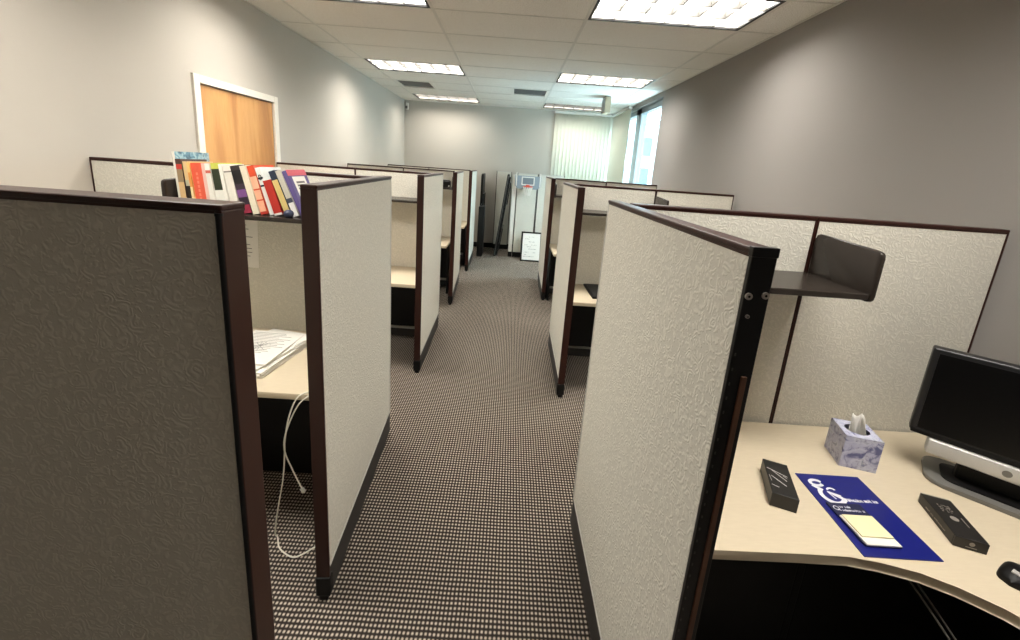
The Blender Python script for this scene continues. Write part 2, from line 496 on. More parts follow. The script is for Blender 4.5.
# wings along the aisle: aisle face X, near Y, far Y
panel('light grey textured wing panel with dark brown post, first along the left of the aisle', (-.617 - o, 1.293), (-.687 - o, 2.35), WG, H=1.664)
panel('second wing panel down the left side of the aisle, beyond the cubicle with papers', (-.668 - o, 3.13), (-.695 - o, 4.165), WG)
panel('third wing panel down the left side of the aisle, narrow in view', (-.648 - o, 4.87), (-.700 - o, 5.93), WG)
panel('farthest left wing panel, pale blue in daylight, beside the black folded tables', (-.632 - o, 6.55), (-.655 - o, 7.65), WG)
t1, L1 = panel('large textured wing panel at right foreground with bare black slotted end', (.430 + .0225, .699), (.418 + .0225, 1.737), WG, near='bracket', PT=.045)
panel('second right wing panel with brown post, in front of the cubicle with a keyboard', (.474 + o, 2.90), (.487 + o, 3.867), WG)
panel('farthest right wing panel, narrow and beside the framed sheet', (.512 + o, 5.30), (.528 + o, 6.38), WG)

# bare slotted end of the near right wing
h = .0225
e = obj('end_bracket', B(-.004, .0068, -h - .001, h - .0005, .03, PH - .004, .0015), M_blackmetal, t1)
bm = bmesh.new()
for k in range(46):
    z = .10 + k * .030
    box(bm, -.0048, -.003, h - .007, h - .0045, z, z + .006)
obj('slot', bm, plain('slot_glint', (58, 54, 50), .4), e)
for (yy, zz, r) in ((.0150, PH - .088, .0064), (-.0150, PH - .085, .0064), (.010, PH - .126, .0036)):
    bm = bmesh.new(); tube(bm, [(-.003, yy, zz), (-.0075, yy, zz)], r, 16); tube(bm, [(-.0070, yy, zz), (-.0080, yy, zz)], r * .38, 10, 1)
    obj('screw', bm, [M_screw, M_black], e)
obj('worn_strip', B(-.0075, -.0035, -.013, -.002, .06, PH - .245, .001), plain('worn_brown', (104, 70, 52), .6, var=.35), e, label='worn brown strip')
bm = bmesh.new(); box(bm, -.006, .008, -h - .002, h + .001, PH - .016, PH + .002, 0, .0015)
obj('cap_bracket', bm, M_blackmetal, e)
box_bm = bmesh.new(); box(box_bm, -.004, .03, -h - .003, h + .003, 0, .04, 0, .004)
obj('foot', box_bm, M_black, t1)

# dividers across, each made of two panels side by side
panel('dark textured panel filling the lower left foreground, its back to the camera', (-.549, .803), (-1.77, .803), DG, near='corner', far='trim', PT=.072)
def divider(y, xa, xm, xb, la, lb, H=PH):
    panel(la, (xa, y), (xm - .001, y), DG, near='trim', far='trim', H=H, bh=.108)
    panel(lb, (xm + .001, y), (xb, y), DG, near='trim', far='trim', H=H, bh=.108)
divider(1.625, .485, 1.222, 1.990, 'divider panel partly behind the near right wing, behind the empty dark shelf',
        'divider panel behind the computer monitor and tissue box')
divider(3.66, .550, 1.29, 1.985, 'divider panel behind the keyboard desk on the right', 'right half of the second right divider, seen only along its top against the wall')
divider(5.62, .592, 1.29, 1.985, 'divider panel behind the farthest right desk', 'far right divider panel below the side window')
divider(2.247, -2.281, -1.62, -.755, 'divider panel against the left wall behind the row of books', 'divider panel above the desk with stacked papers', H=1.660)
divider(3.86, -2.195, -1.463, -.760, 'second left divider panel ending beside the wooden door', 'divider panel behind the bare desk on the left')
divider(5.66, -2.255, -1.49, -.785, 'third left divider panel seen only as a brown cap before the left wall', 'divider panel behind the shelf with the small black box')
divider(7.38, -2.225, -1.49, -.745, 'last left divider panel seen only as a brown cap by the back wall', 'divider panel beside the farthest left wing')

# ------------------------------------------------------------------ overhead shelves
def shelf(x0, x1, yface, label, z=1.437, depth=.295):
    t = empty('overhead_shelf', (x0, yface, z), 0, label, 'shelf', 'dark overhead shelves hung on the dividers')
    L = x1 - x0
    bm = bmesh.new(); box(bm, .016, L - .016, -depth, -.002, -.022, 0, 0, .004)
    obj('shelf_board', bm, M_shelf, t)
    pts = [(-depth - .005, .03), (-depth + .02, -.030), (-depth + .06, -.030), (-depth + .09, -.024), (-.002, -.024), (-.002, .125), (-.02, .152), (-.04, .158), (-depth + .02, .152), (-depth, .135)]
    def smooth_poly(P, r=.022):
        out = []
        n = len(P)
        for i in range(n):
            a, b, c = Vector(P[i - 1]), Vector(P[i]), Vector(P[(i + 1) % n])
            rr = min(r, (a - b).length * .45, (c - b).length * .45)
            p, q = b + (a - b).normalized() * rr, b + (c - b).normalized() * rr
            for k in range(4):
                s = k / 3; out.append(tuple((1 - s) ** 2 * p + 2 * s * (1 - s) * b + s * s * q))
        return out
    pts = smooth_poly([(-depth - .006, -.030), (-depth + .055, -.030), (-depth + .085, -.022), (-.002, -.022), (-.002, .145), (-.015, .160), (-depth - .006, .145)])
    Mx = Matrix(((0, 0, 1, 0), (1, 0, 0, 0), (0, 1, 0, 0), (0, 0, 0, 1)))  # (x,y,z)->(z,x,y)
    for xx in (0, L - .016):
        bm = bmesh.new(); prism(bm, pts, xx, xx + .016, 0, .004, M=Mx)
        obj('end_bracket', bm, M_shelf, t, True)
    return t
shelf(.50, 1.238, 1.594, 'empty dark bronze overhead shelf above the right desk with tissue box', z=1.430)
shelf(.56, 1.30, 3.63, 'dark overhead shelf above the keyboard desk', z=1.437)
shelf(.572, 1.30, 5.59, 'dark overhead shelf in the farthest right cubicle')
shelf(-1.650, -.775, 2.219, 'dark overhead shelf holding the row of books', z=1.4475)
shelf(-1.72, -.79, 3.83, 'empty dark overhead shelf above the bare left desk', z=1.415)
shelf(-1.66, -.757, 5.63, 'dark overhead shelf carrying a small black box')

# ------------------------------------------------------------------ desks
def desk(label, outline, supports_and_shade, z=.74, back=None):
    t = empty('desk', (0, 0, 0), 0, label, 'desk', 'cream laminate desks')
    bm = bmesh.new(); prism(bm, outline, z - .032, z, 0, .006)
    obj('worktop', bm, M_desk, t, True)
    if back: obj('shade_panel', B(*back, .15, z - .034, .003), M_black, t)  # added black sheet standing in for the deep shade under the desk
    for s in supports_and_shade: obj('support_or_shade_panel', B(*s, .0, z - .032, .003), M_black, t)
    return t
cur = [(1.43, .05), (1.43, .60), (1.415, .70), (1.39, .785), (1.35, .833), (1.282, .885), (1.212, .921), (1.123, .945), (1.042, .952), (.897, .952), (.648, .947), (.486, .945)]
desk('cream curved corner desk at right with the monitor and blue folder', [(2.022, .05)] + [(2.022, 1.592), (.486, 1.592)] + cur[::-1], [(1.45, 2.01, .06, .085), (1.10, 1.128, 1.16, 1.585), (.488, .51, 1.0, 1.585), (.51, 1.10, 1.16, 1.18), (1.128, 2.0, 1.16, 1.18)])  # long thin entries are added black sheets that darken the knee space
bm = None
desk('cream desk at left carrying the stacked papers', [(-2.27, 1.575), (-.745, 1.575), (-.745, 2.218), (-2.27, 2.218)], [(-2.25, -2.225, 1.62, 2.21), (-.775, -.75, 1.62, 2.21), (-2.225, -.775, 1.95, 1.97)])  # the long thin entry is an added black sheet for under-desk shade
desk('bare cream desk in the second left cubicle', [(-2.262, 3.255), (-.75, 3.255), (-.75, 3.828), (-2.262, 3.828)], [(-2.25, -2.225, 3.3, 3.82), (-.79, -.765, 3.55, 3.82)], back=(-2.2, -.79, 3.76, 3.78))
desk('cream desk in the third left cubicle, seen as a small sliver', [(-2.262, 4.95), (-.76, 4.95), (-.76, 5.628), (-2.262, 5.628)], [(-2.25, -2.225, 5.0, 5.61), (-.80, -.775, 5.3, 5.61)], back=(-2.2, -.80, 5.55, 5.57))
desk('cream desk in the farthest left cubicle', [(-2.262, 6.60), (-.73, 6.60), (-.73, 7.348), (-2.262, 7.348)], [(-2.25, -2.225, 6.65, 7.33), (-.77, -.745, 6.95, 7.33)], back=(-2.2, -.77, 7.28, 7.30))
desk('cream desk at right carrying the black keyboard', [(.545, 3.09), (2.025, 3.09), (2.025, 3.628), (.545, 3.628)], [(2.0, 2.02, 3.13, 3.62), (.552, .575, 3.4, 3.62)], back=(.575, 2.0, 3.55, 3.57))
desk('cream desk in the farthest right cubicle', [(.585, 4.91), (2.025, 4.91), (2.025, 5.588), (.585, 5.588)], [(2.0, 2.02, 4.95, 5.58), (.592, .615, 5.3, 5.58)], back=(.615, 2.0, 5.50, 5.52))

# ------------------------------------------------------------------ books
def mcol(rgb): return plain('book_%d_%d_%d' % rgb, rgb, .5, var=.1)
# x of the bottom left corner, height, lean (deg), depth, spine bands bottom->top, label
BK = [
 (-1.664, .285, 3.0, .225, [(1, (226, 222, 210))], 'tall white spined book with blue photo cover at the left end of the row'),
 (-1.650, .250, 3.2, .17, [(.55, (214, 178, 128)), (.8, (150, 128, 96)), (.9, (192, 60, 48)), (1, (70, 48, 40))], 'slim tan and dark brown paperback, second from the left end'),
 (-1.620, .240, 3.5, .17, [(.12, (196, 160, 84)), (.5, (38, 32, 28)), (.62, (190, 184, 160)), (1, (222, 190, 140))], 'paperback with black lower spine and cream top, left of the orange red book'),
 (-1.592, .235, 4.0, .16, [(.2, (214, 150, 60)), (.5, (236, 214, 160)), (.8, (222, 150, 70)), (1, (232, 196, 120))], 'thin yellow and cream striped paperback against the orange red book'),
 (-1.578, .236, 4.2, .17, [(1, (222, 92, 66))], 'thick plain orange red book in the left half of the row'),
 (-1.522, .238, 4.4, .17, [(.15, (60, 50, 46)), (.3, (222, 190, 178)), (1, (232, 190, 176))], 'pale pink book right of the orange red one'),
 (-1.500, .238, 4.8, .17, [(.8, (232, 228, 218)), (.86, (206, 96, 80)), (1, (236, 230, 222))], 'white book with a small red mark near its spine top'),
 (-1.472, .242, 5.5, .17, [(.45, (232, 230, 220)), (.88, (44, 52, 34)), (1, (198, 200, 90))], 'book with dark green block and yellow green top over white'),
 (-1.422, .240, 7.2, .17, [(1, (236, 232, 222))], 'thin plain white book right of the green block book'),
 (-1.400, .236, 8.6, .17, [(.85, (230, 224, 212)), (.88, (140, 130, 120)), (1, (232, 226, 214))], 'white book with a grey line, left of the black and purple book'),
 (-1.346, .238, 11.8, .17, [(.18, (150, 40, 66)), (.34, (40, 28, 44)), (.5, (122, 78, 138)), (.62, (58, 44, 58)), (.9, (26, 24, 26)), (1, (52, 46, 46))], 'black book with purple lower spine in the middle of the row'),
 (-1.294, .242, 12.8, .17, [(1, (232, 222, 198))], 'plain cream book between the black one and the orange labelled one'),
 (-1.258, .245, 13.6, .17, [(.06, (170, 40, 30)), (.28, (236, 172, 140)), (.31, (206, 72, 40)), (.5, (236, 176, 144)), (.53, (206, 72, 40)), (.78, (236, 180, 150)), (.81, (206, 72, 40)), (1, (214, 78, 44))], 'orange book with three pale labels down its spine'),
 (-1.216, .240, 15.4, .18, [(.6, (232, 230, 224)), (.64, (40, 46, 58)), (.76, (230, 230, 226)), (.8, (40, 46, 58)), (1, (230, 234, 230))], 'white book with dark round emblem, right of the orange labelled book'),
 (-1.186, .178, 16.5, .16, [(.06, (226, 220, 214)), (1, (178, 44, 34))], 'short red book lower than its neighbours'),
 (-1.130, .232, 19.5, .17, [(.12, (40, 50, 86)), (.8, (208, 182, 118)), (1, (34, 44, 62))], 'tan book with navy top beside the short red one'),
 (-1.094, .238, 20.5, .17, [(.3, (226, 224, 220)), (.4, (60, 66, 80)), (1, (196, 190, 178))], 'grey white book with a dark spine band, second from the right end'),
 (-1.058, .240, 22.0, .18, [(1, (92, 80, 132))], 'purple book with white label on its cover at the right end of the row'),
]
SZ = 1.448
BK = [(x * .969, hh * .969, an, dp, bands, lab) for (x, hh, an, dp, bands, lab) in BK]
M_blue = blue_cover()
def rz_lean(b): return math.radians(b)
for i, (x, hh, an, dp, bands, lab) in enumerate(BK):
    a = math.radians(an)
    if i + 1 < len(BK):
        xn, hn, ann = BK[i + 1][0], BK[i + 1][1], math.radians(BK[i + 1][2])
        hm = min(hh, hn)
        th = (xn - x) * math.cos(a) - hm * (math.sin(ann) - math.sin(a)) - .0012
        th = max(th - (.003 if i == 14 else 0), .007)
    else: th = .022
    yf = 1.972 + random.uniform(-.004, .012)
    t = empty('book', (x, yf, SZ), 0, lab, 'book', 'books leaning on the overhead shelf', rot=(0, -a, 0))
    ct = .0018
    mats = []; bm = bmesh.new(); z = 0
    for (f, rgb) in bands:
        mats.append(mcol(rgb)); box(bm, 0, th, 0, ct, z * hh, f * hh, len(mats) - 1); z = f
    cov = bands[-1][1] if i not in (4,) else bands[0][1]
    mats.append(M_blue if i == 0 else mcol(cov)); k = len(mats) - 1
    mats.append(mcol(bands[0][1])); 
    box(bm, 0, ct, ct, dp, 0, hh, len(mats) - 1); box(bm, th - ct, th, ct, dp, 0, hh, k)
    cv = obj('cover', bm, mats, t)
    obj('pages', B(ct, th - ct, ct, dp - .004, .003, hh - .003), M_paper, t)
    if i == 17:   # white label on the front cover
        bm = bmesh.new(); box(bm, th, th + .0006, .03, .15, .05, .20, 0); box(bm, th, th + .0006, .0, dp, .205, .235, 1)
        for k in range(3): box(bm, th + .0006, th + .001, .05, .13, .165 - k * .016, .175 - k * .016, 2)
        obj('cover_label', bm, [M_paper, mcol((206, 92, 106)), M_ink], cv)
        bm = bmesh.new(); box(bm, .003, th - .003, -.0006, 0, .02, .22)
    if i == 13:
        bm = bmesh.new(); tube(bm, [(th / 2 + .006 * math.cos(q), -.001, .185 + .012 * math.sin(q)) for q in [j * PI / 8 for j in range(16)]], .0018, 6, closed=True)
        obj('spine_emblem', bm, M_black, cv)
    if i == 4:
        bm = bmesh.new(); 
        for k in range(7): box(bm, th * .38, th * .56, -.0005, 0, .05 + k * .02, .063 + k * .02)
        obj('spine_title', bm, mcol((236, 130, 104)), cv)
# navy lump in front of the books
t = empty('paperweight', (-1.066, 1.945, SZ), 0, 'small dark navy rounded weight on the shelf edge before the books', 'paperweight')
bm = bmesh.new(); bmesh.ops.create_uvsphere(bm, u_segments=20, v_segments=12, radius=.023, matrix=Matrix.Translation((0, 0, .0195)) @ Matrix.Scale(.85, 4, (0, 0, 1)))
obj('body', bm, plain('navy_rubber', (34, 42, 68), .5), t, True)
obj('base_ring', disc(bmesh.new(), (0, 0, 0), .016, depth=.004), M_black, t)

# paper pinned on the divider under the book shelf
t = empty('pinned_paper', (-1.505, 2.2218, 1.245), 0, 'white sheet hung on the divider below the book shelf', 'paper', rot=(0, .03, 0))
obj('sheet', B(-.108, .108, -.0012, 0, -.14, .14), M_paper, t)
bm = bmesh.new()
for k in range(9): box(bm, -.08, .08 - random.random() * .06, -.0016, -.0012, .10 - k * .022, .104 - k * .022)
obj('printing', bm, M_ink, t)

# stacked papers on the left desk
def papers(x, y, z, rz, w, hgt, th, label, printed=False, fan=0):
    t = empty('paper_stack', (x, y, z), rz, label, 'papers', 'papers piled on the left desk')
    bm = bmesh.new(); n = max(2, int(th / .004))
    for k in range(n):
        q = random.uniform(-.004, .004); r = random.uniform(-.03, .03)
        box(bm, -w / 2 + q, w / 2 + q, -hgt / 2 + q, hgt / 2 - q, k * th / n, (k + .9) * th / n, M=Matrix.Rotation(r, 4, 'Z'))
    s = obj('sheets', bm, M_paper, t)
    if printed:
        bm = bmesh.new()
        for k in range(14):
            yy = hgt / 2 - .03 - k * .017
            box(bm, -w / 2 + .02, w / 2 - .02 - random.random() * .08, yy, yy + .0035, th, th + .0004)
        for k in range(5):
            box(bm, -.06, .05, -.001, .001, th + .0004, th + .0008, M=Matrix.Rotation(.4 + k * .5, 4, 'Z'))
        obj('printing', bm, M_ink, t)
    return t
papers(-1.195, 1.905, .7402, -.10, .28, .43, .026, 'bottom ream of white papers in the pile on the left desk')
papers(-1.200, 1.915, .7666, -.22, .27, .40, .010, 'tilted middle layer of white papers in the pile on the left desk')
papers(-1.225, 1.905, .7770, -.02, .28, .36, .008, 'topmost printed sheets of the pile on the left desk', True)
papers(-1.075, 2.02, .7770, -.30, .06, .16, .004, 'narrow loose slips at the right edge of the paper pile')

# white cables hanging off the left desk
t = empty('network_cable', (-.80, 1.56, 0), 0, 'white network cables drooping from the left desk to the carpet', 'cable')
def P(x, y, z): return (x + .80, y - 1.56, z)
bm = bmesh.new()
tube(bm, spline([P(-.77, 1.72, .745), P(-.80, 1.60, .75), P(-.845, 1.545, .745), P(-.879, 1.53, .66), P(-.903, 1.53, .54), P(-.908, 1.53, .47), P(-.922, 1.53, .34), P(-.955, 1.53, .17), P(-.985, 1.55, .03), P(-.975, 1.55, .006), P(-.935, 1.497, .004), P(-.861, 1.461, .004), P(-.82, 1.478, .004), P(-.785, 1.514, .004), P(-.75, 1.54, .004)], 10), .0032, 8)
obj('long_strand', bm, M_cable, t, True)
bm = bmesh.new()
tube(bm, spline([P(-.765, 1.68, .745), P(-.79, 1.575, .752), P(-.843, 1.54, .71), P(-.891, 1.523, .59), P(-.902, 1.521, .50), P(-.879, 1.53, .40), P(-.841, 1.53, .305)], 10), .003, 8)
s = obj('short_strand', bm, M_cable, t, True)
bm = bmesh.new(); box(bm, -.007, .007, -.006, .006, -.022, 0, 0, .001, M=Matrix.Translation(P(-.840, 1.53, .302)) @ Matrix.Rotation(-.45, 4, 'Y'))
obj('plug', bm, M_silver, s)

# ------------------------------------------------------------------ things on the right desk
DZT = .7402
def rect_frame(a, b):   # a -> b gives local x
    return math.atan2(b[1] - a[1], b[0] - a[0])
# tissue box
F, Rr = (1.317, 1.340), (1.430, 1.308); rz = rect_frame(F, Rr)
t = empty('tissue_box', (F[0], F[1], DZT), rz, 'blue floral cube tissue box with a tissue standing out of it', 'tissue box')
bm = bmesh.new(); s_, hh = .119, .130
mt = tissue_print()
prof = [(0, 0), (s_, 0), (s_, s_), (0, s_)]
box(bm, 0, s_, 0, .0015, 0, hh); box(bm, 0, s_, s_ - .0015, s_, 0, hh); box(bm, 0, .0015, .0015, s_ - .0015, 0, hh); box(bm, s_ - .0015, s_, .0015, s_ - .0015, 0, hh)
box(bm, 0, s_, 0, s_, 0, .0015)
n = 32; ring = [(s_ / 2 + .040 * math.cos(2 * PI * k / n), s_ / 2 + .034 * math.sin(2 * PI * k / n)) for k in range(n)]
outer = []
for k in range(n):
    a = 2 * PI * k / n; c, sn = math.cos(a), math.sin(a); q = (s_ / 2) / max(abs(c), abs(sn)); outer.append((s_ / 2 + q * c, s_ / 2 + q * sn))
iv = [bm.verts.new((x, y, hh)) for x, y in ring]; ov = [bm.verts.new((x, y, hh)) for x, y in outer]
for k in range(n): bm.faces.new((iv[k], iv[(k + 1) % n], ov[(k + 1) % n], ov[k]))
obj('carton', bm, mt, t)
obj('opening_film', B(.01, s_ - .01, .01, s_ - .01, .095, .097), M_grey, t)
bm = bmesh.new()
rows = []
for j in range(7):
    v = j / 6; row = []
    for k in range(15):
        u = k / 14; a = (u - .5) * 2
        x = s_ / 2 + a * (.020 + .012 * (1 - v)) + .004 * math.sin(9 * u + 3 * v); y = s_ / 2 + .012 * math.sin(u * 11) * (1 - .35 * v) + .006 * v
        z = .097 + v * (.098 - .016 * abs(a) + .006 * math.sin(u * 17))
        row.append(bm.verts.new((x, y, z)))
    rows.append(row)
for j in range(6):
    for k in range(14): bm.faces.new((rows[j][k], rows[j][k + 1], rows[j + 1][k + 1], rows[j + 1][k]))
tt = obj('tissue', bm, M_paper, t, True); so = tt.modifiers.new('thick', 'SOLIDIFY'); so.thickness = .002

_k = [0]
def stroke(bm, pts, w, z, mi=0, hgt=.0004):
    for (xa, ya), (xb, yb) in zip(pts[:-1], pts[1:]):
        L = math.hypot(xb - xa, yb - ya); a = math.atan2(yb - ya, xb - xa); _k[0] += 1; q = (_k[0] % 9) * .00004
        box(bm, -w * .3, L + w * .3, -w / 2, w / 2, z, z + hgt + q, mi, M=Matrix.Translation((xa, ya, 0)) @ Matrix.Rotation(a, 4, 'Z'))
def scribble_text(bm, x, y, n, hgt, z, mi=0, adv=None):
    """small printed marks too fine to read, as in the photo"""
    adv = adv or hgt * .75
    for k in range(n):
        if random.random() < .12: continue
        x0 = x + k * adv; q = random.choice((1, .7, .7, .8))
        stroke(bm, [(x0, y), (x0, y + hgt * q)], hgt * .16, z, mi)
        stroke(bm, [(x0, y + hgt * random.choice((0, .5, .65)) * q), (x0 + adv * .6, y + hgt * random.choice((0, .5, .65)) * q)], hgt * .16, z, mi)
        if random.random() < .5: stroke(bm, [(x0 + adv * .6, y), (x0 + adv * .6, y + hgt * .65)], hgt * .16, z, mi)

# black box with white line mark
FL, FR = (.916, 1.124), (.986, 1.095); rz = rect_frame(FL, FR)
t = empty('gift_box', (FL[0], FL[1], DZT), rz, 'small black box with thin white line lettering left of the blue folder', 'box')
obj('box_body', B(0, .076, 0, .176, 0, .050, .0015), plain('black_card', (26, 25, 25), .4), t)
bm = bmesh.new(); Z = .0502
M_wl = plain('white_line', (206, 206, 204), .5)
stroke(bm, [(.006, .128), (.062, .104)], .0022, Z); stroke(bm, [(.018, .122), (.056, .080)], .0022, Z); stroke(bm, [(.050, .104), (.060, .094)], .0012, Z)
stroke(bm, [(.012, .089), (.050, .053)], .0022, Z); stroke(bm, [(.006, .089), (.009, .062)], .0012, Z); stroke(bm, [(.006, .042), (.026, .036)], .0014, Z)
obj('lettering', bm, M_wl, t)

# black product box on the right
FL, FR = (1.403, 1.009), (1.477, .982); rz = rect_frame(FL, FR)
t = empty('product_box', (FL[0], FL[1], DZT), rz, 'flat black carton with white print between the folder and the monitor', 'box')
obj('box_body', B(0, .079, .010, .183, 0, .035, .0012), plain('black_card2', (27, 24, 22), .45), t)
obj('end_sleeve', B(.001, .078, .183, .188, .001, .034, .001), plain('grey_card', (150, 144, 134), .5), t, label='grey sleeve end')
obj('front_flap', B(.0005, .0785, .004, .010, .0005, .0345, .001), plain('black_card2', (27, 24, 22), .45), t)
bm = bmesh.new(); Z = .0352
M_pr = plain('pale_print', (140, 134, 126), .5)
for k in range(4): scribble_text(bm, .024, .140 - k * .009, 7, .006, Z)
disc(bm, (.040, .088, Z), .0105, depth=.0003)
stroke(bm, [(.062, .098), (.062, .062)], .0022, Z)
M2 = Matrix(((0, 0, -1, 0), (1, 0, 0, 0), (0, 1, 0, 0), (0, 0, 0, 1)))
b2 = bmesh.new(); scribble_text(b2, .045, .012, 22, .005, 0, adv=.0046)
bmesh.ops.transform(b2, matrix=Matrix(((0, 0, -1, -.0002), (1, 0, 0, 0), (0, 1, 0, 0), (0, 0, 0, 1))), verts=b2.verts[:])
me_ = bpy.data.meshes.new('tmp'); b2.to_mesh(me_); b2.free(); bm.from_mesh(me_); bpy.data.meshes.remove(me_)
disc(bm, (.041, .0040, .021), .0065, axis='y', depth=.0004); box(bm, .028, .054, .0033, .0038, .0085, .0105)
obj('printing', bm, M_pr, t)

# blue folder with logo
t = empty('folder', (1.085, .954, DZT), 0, 'royal blue presentation folder with white logo lying on the right desk', 'folder')
fw, fh = .231, .325
bm = bmesh.new(); prism(bm, [(0, 0), (fw, 0), (fw, fh), (0, fh)], 0, .0035, 0, .0006, M=Matrix.Shear('XY', 4, (0.0, 0.0)) if False else Matrix.Rotation(-.0, 4, 'Z'))
bmesh.ops.transform(bm, matrix=Matrix(((1, .07, 0, 0), (0, 1, 0, 0), (0, 0, 1, 0), (0, 0, 0, 1))), verts=bm.verts[:])
obj('cover', bm, plain('royal_blue_card', (22, 29, 112), .28), t)
bm = bmesh.new(); Z = .0036
def arc(cx, cy, rx, ry, a0, a1, n=18): return [(cx + rx * math.cos(a0 + (a1 - a0) * k / n), cy + ry * math.sin(a0 + (a1 - a0) * k / n)) for k in range(n + 1)]
stroke(bm, arc(.052, .282, .020, .013, .5, 5.6), .011, Z)                       # upper left curl
stroke(bm, [(.032, .268), (.046, .254)], .011, Z)
stroke(bm, arc(.070, .226, .034, .034, 2.2, 5.9), .014, Z)                      # large round bowl
stroke(bm, arc(.084, .252, .012, .007, 0, 3.1), .006, Z)                        # upper right dot
for k in range(4): stroke(bm, [(.066 + k * .003, .243 - k * .004), (.100 + k * .001, .226 - k * .007)], .0045, Z)   # feathered wing
stroke(bm, [(.066, .240), (.074, .212)], .004, Z)
scribble_text(bm, .098, .203, 24, .012, Z, adv=.0050)
bmesh.ops.transform(bm, matrix=Matrix(((1, .07, 0, -.004), (0, 1, 0, 0), (0, 0, 1, 0), (0, 0, 0, 1))), verts=bm.verts[:])
obj('logo', bm, plain('white_foil', (232, 232, 236), .4), t)
# navy booklet on the folder, and the notepad on it
t = empty('booklet', (1.112, .985, DZT + .0046), 0, 'dark navy booklet with small white heading under the notepad', 'booklet')
bm = bmesh.new(); box(bm, 0, .112, 0, .158, 0, .004, 0, .0008)
bmesh.ops.transform(bm, matrix=Matrix(((1, .03, 0, 0), (0, 1, 0, 0), (0, 0, 1, 0), (0, 0, 0, 1))), verts=bm.verts[:])
obj('cover', bm, plain('navy_card', (22, 28, 66), .35), t)
bm = bmesh.new(); Z = .0041
stroke(bm, arc(.022, .136, .008, .008, 0, 6.0), .0022, Z); stroke(bm, [(.024, .131), (.031, .126)], .002, Z)
scribble_text(bm, .037, .138, 6, .008, Z); scribble_text(bm, .037, .124, 12, .008, Z)
obj('heading', bm, plain('white_foil', (232, 232, 236), .4), t)
t = empty('notepad', (1.117, .984, DZT + .0088), 0, 'pale yellow and white notepad stacked on the navy booklet', 'notepad')
bm = bmesh.new(); box(bm, 0, .104, 0, .104, 0, .005, 0, .0006)
obj('white_pad', bm, M_paper, t)
bm = bmesh.new(); box(bm, .004, .101, .024, .102, .0052, .0095, 0, .0005)
obj('yellow_notes', bm, plain('yellow_paper', (236, 225, 180), .8), t, label='yellow sticky notes')

# computer monitor turned into the corner
ax = Vector((.735, -.677, 0)); rz = math.atan2(ax.y, ax.x)
pl = Vector((1.575, 1.372, DZT))
t = empty('computer_monitor', pl, rz, 'black widescreen computer monitor with silver lower bar at the right edge', 'monitor')
MW = .50; zb, zt = .155, .490
obj('casing', B(0, MW, 0, .045, zb, zt, .008, 3), M_bezel, t, True)
obj('screen', B(.018, MW - .018, -.003, .002, zb + .020, zt - .018, .001), M_screen, t)
bm = bmesh.new(); box(bm, .004, MW - .004, -.004, .01, zb - .004, zb + .014, 0, .003)
obj('lower_bezel', bm, M_black, t)
obj('speaker_bar', B(.055, MW - .055, -.014, .035, zb - .062, zb - .006, .006, 3), M_silver, t, True)
bm = bmesh.new(); disc(bm, (MW / 2 + .0, -.014, zb - .034), .012, axis='y', depth=.0008)
obj('badge', bm, M_grey, t)
obj('neck', B(.15, MW - .15, .03, .075, .014, zb + .06, .008), M_black, t)
bm = bmesh.new(); prism(bm, rounded(.070, MW - .03, -.055, .150, .05, 6), 0, .016, 0, .005)
obj('stand_base', bm, M_grey, t, True)
bm = bmesh.new(); prism(bm, rounded(.115, MW - .10, -.020, .115, .03, 6), .016, .021, 0, .002)
obj('base_inlay', bm, M_black, t, True)
obj('clip', B(.270, .285, .0, .012, zt, zt + .010, .002), M_white, t)

# mouse at the frame edge
t = empty('computer_mouse', (1.433, .893, DZT), .47, 'black computer mouse with silver button cut by the right edge', 'mouse')
bm = bmesh.new()
N, K = 14, 16; rows = []
for j in range(N + 1):
    v = j / N; xx = v * .11; half = .031 * math.sqrt(max(0, 1 - (2 * v - 1) ** 4)) + .0004; hz = .034 * math.sin(PI * min(1, v * .9 + .06)) ** .6
    rows.append([bm.verts.new((xx, half * math.cos(PI * k / K), max(.0004, hz * math.sin(PI * k / K) ** .7 if 0 < k < K else 0.0004))) for k in range(K + 1)])
for j in range(N):
    for k in range(K): bm.faces.new((rows[j][k], rows[j][k + 1], rows[j + 1][k + 1], rows[j + 1][k]))
bm.faces.new(rows[0]); bm.faces.new(rows[-1][::-1])
bmesh.ops.holes_fill(bm, edges=[e for e in bm.edges if e.is_boundary])
obj('shell', bm, M_black, t, True)
obj('button', B(.024, .050, -.008, .008, .026, .0322, .002), M_silver, t, True, label='silver button')

# dark cable under the right desk
t = empty('power_cable', (1.3, .95, .70), 0, 'thin dark cables hanging under the curved right desk', 'cable')
for k in range(2):
    bm = bmesh.new(); q = k * .018
    tube(bm, spline([(-.08 + q, .12, .0), (-.06 + q, .02, -.03), (.02 + q, -.16, -.20), (.10 + q * 1.5, -.34, -.48), (.12 + q, -.42, -.694)], 8), .0028, 6)
    obj('strand', bm, plain('grey_cable', (96, 92, 86), .5), t, True)

# keyboard on the second right desk
t = empty('keyboard', (.735, 3.20, DZT), .02, 'black computer keyboard standing lengthwise on the second right desk', 'keyboard')
obj('body', B(0, .155, 0, .40, 0, .016, .004), M_black, t)
bm = bmesh.new()
for i in range(6):
    for j in range(17): box(bm, .018 + i * .021, .036 + i * .021, .015 + j * .0218, .033 + j * .0218, .016, .021)
kk = obj('keys', bm, plain('key_caps', (46, 46, 46), .5), t); kk['kind'] = 'stuff'

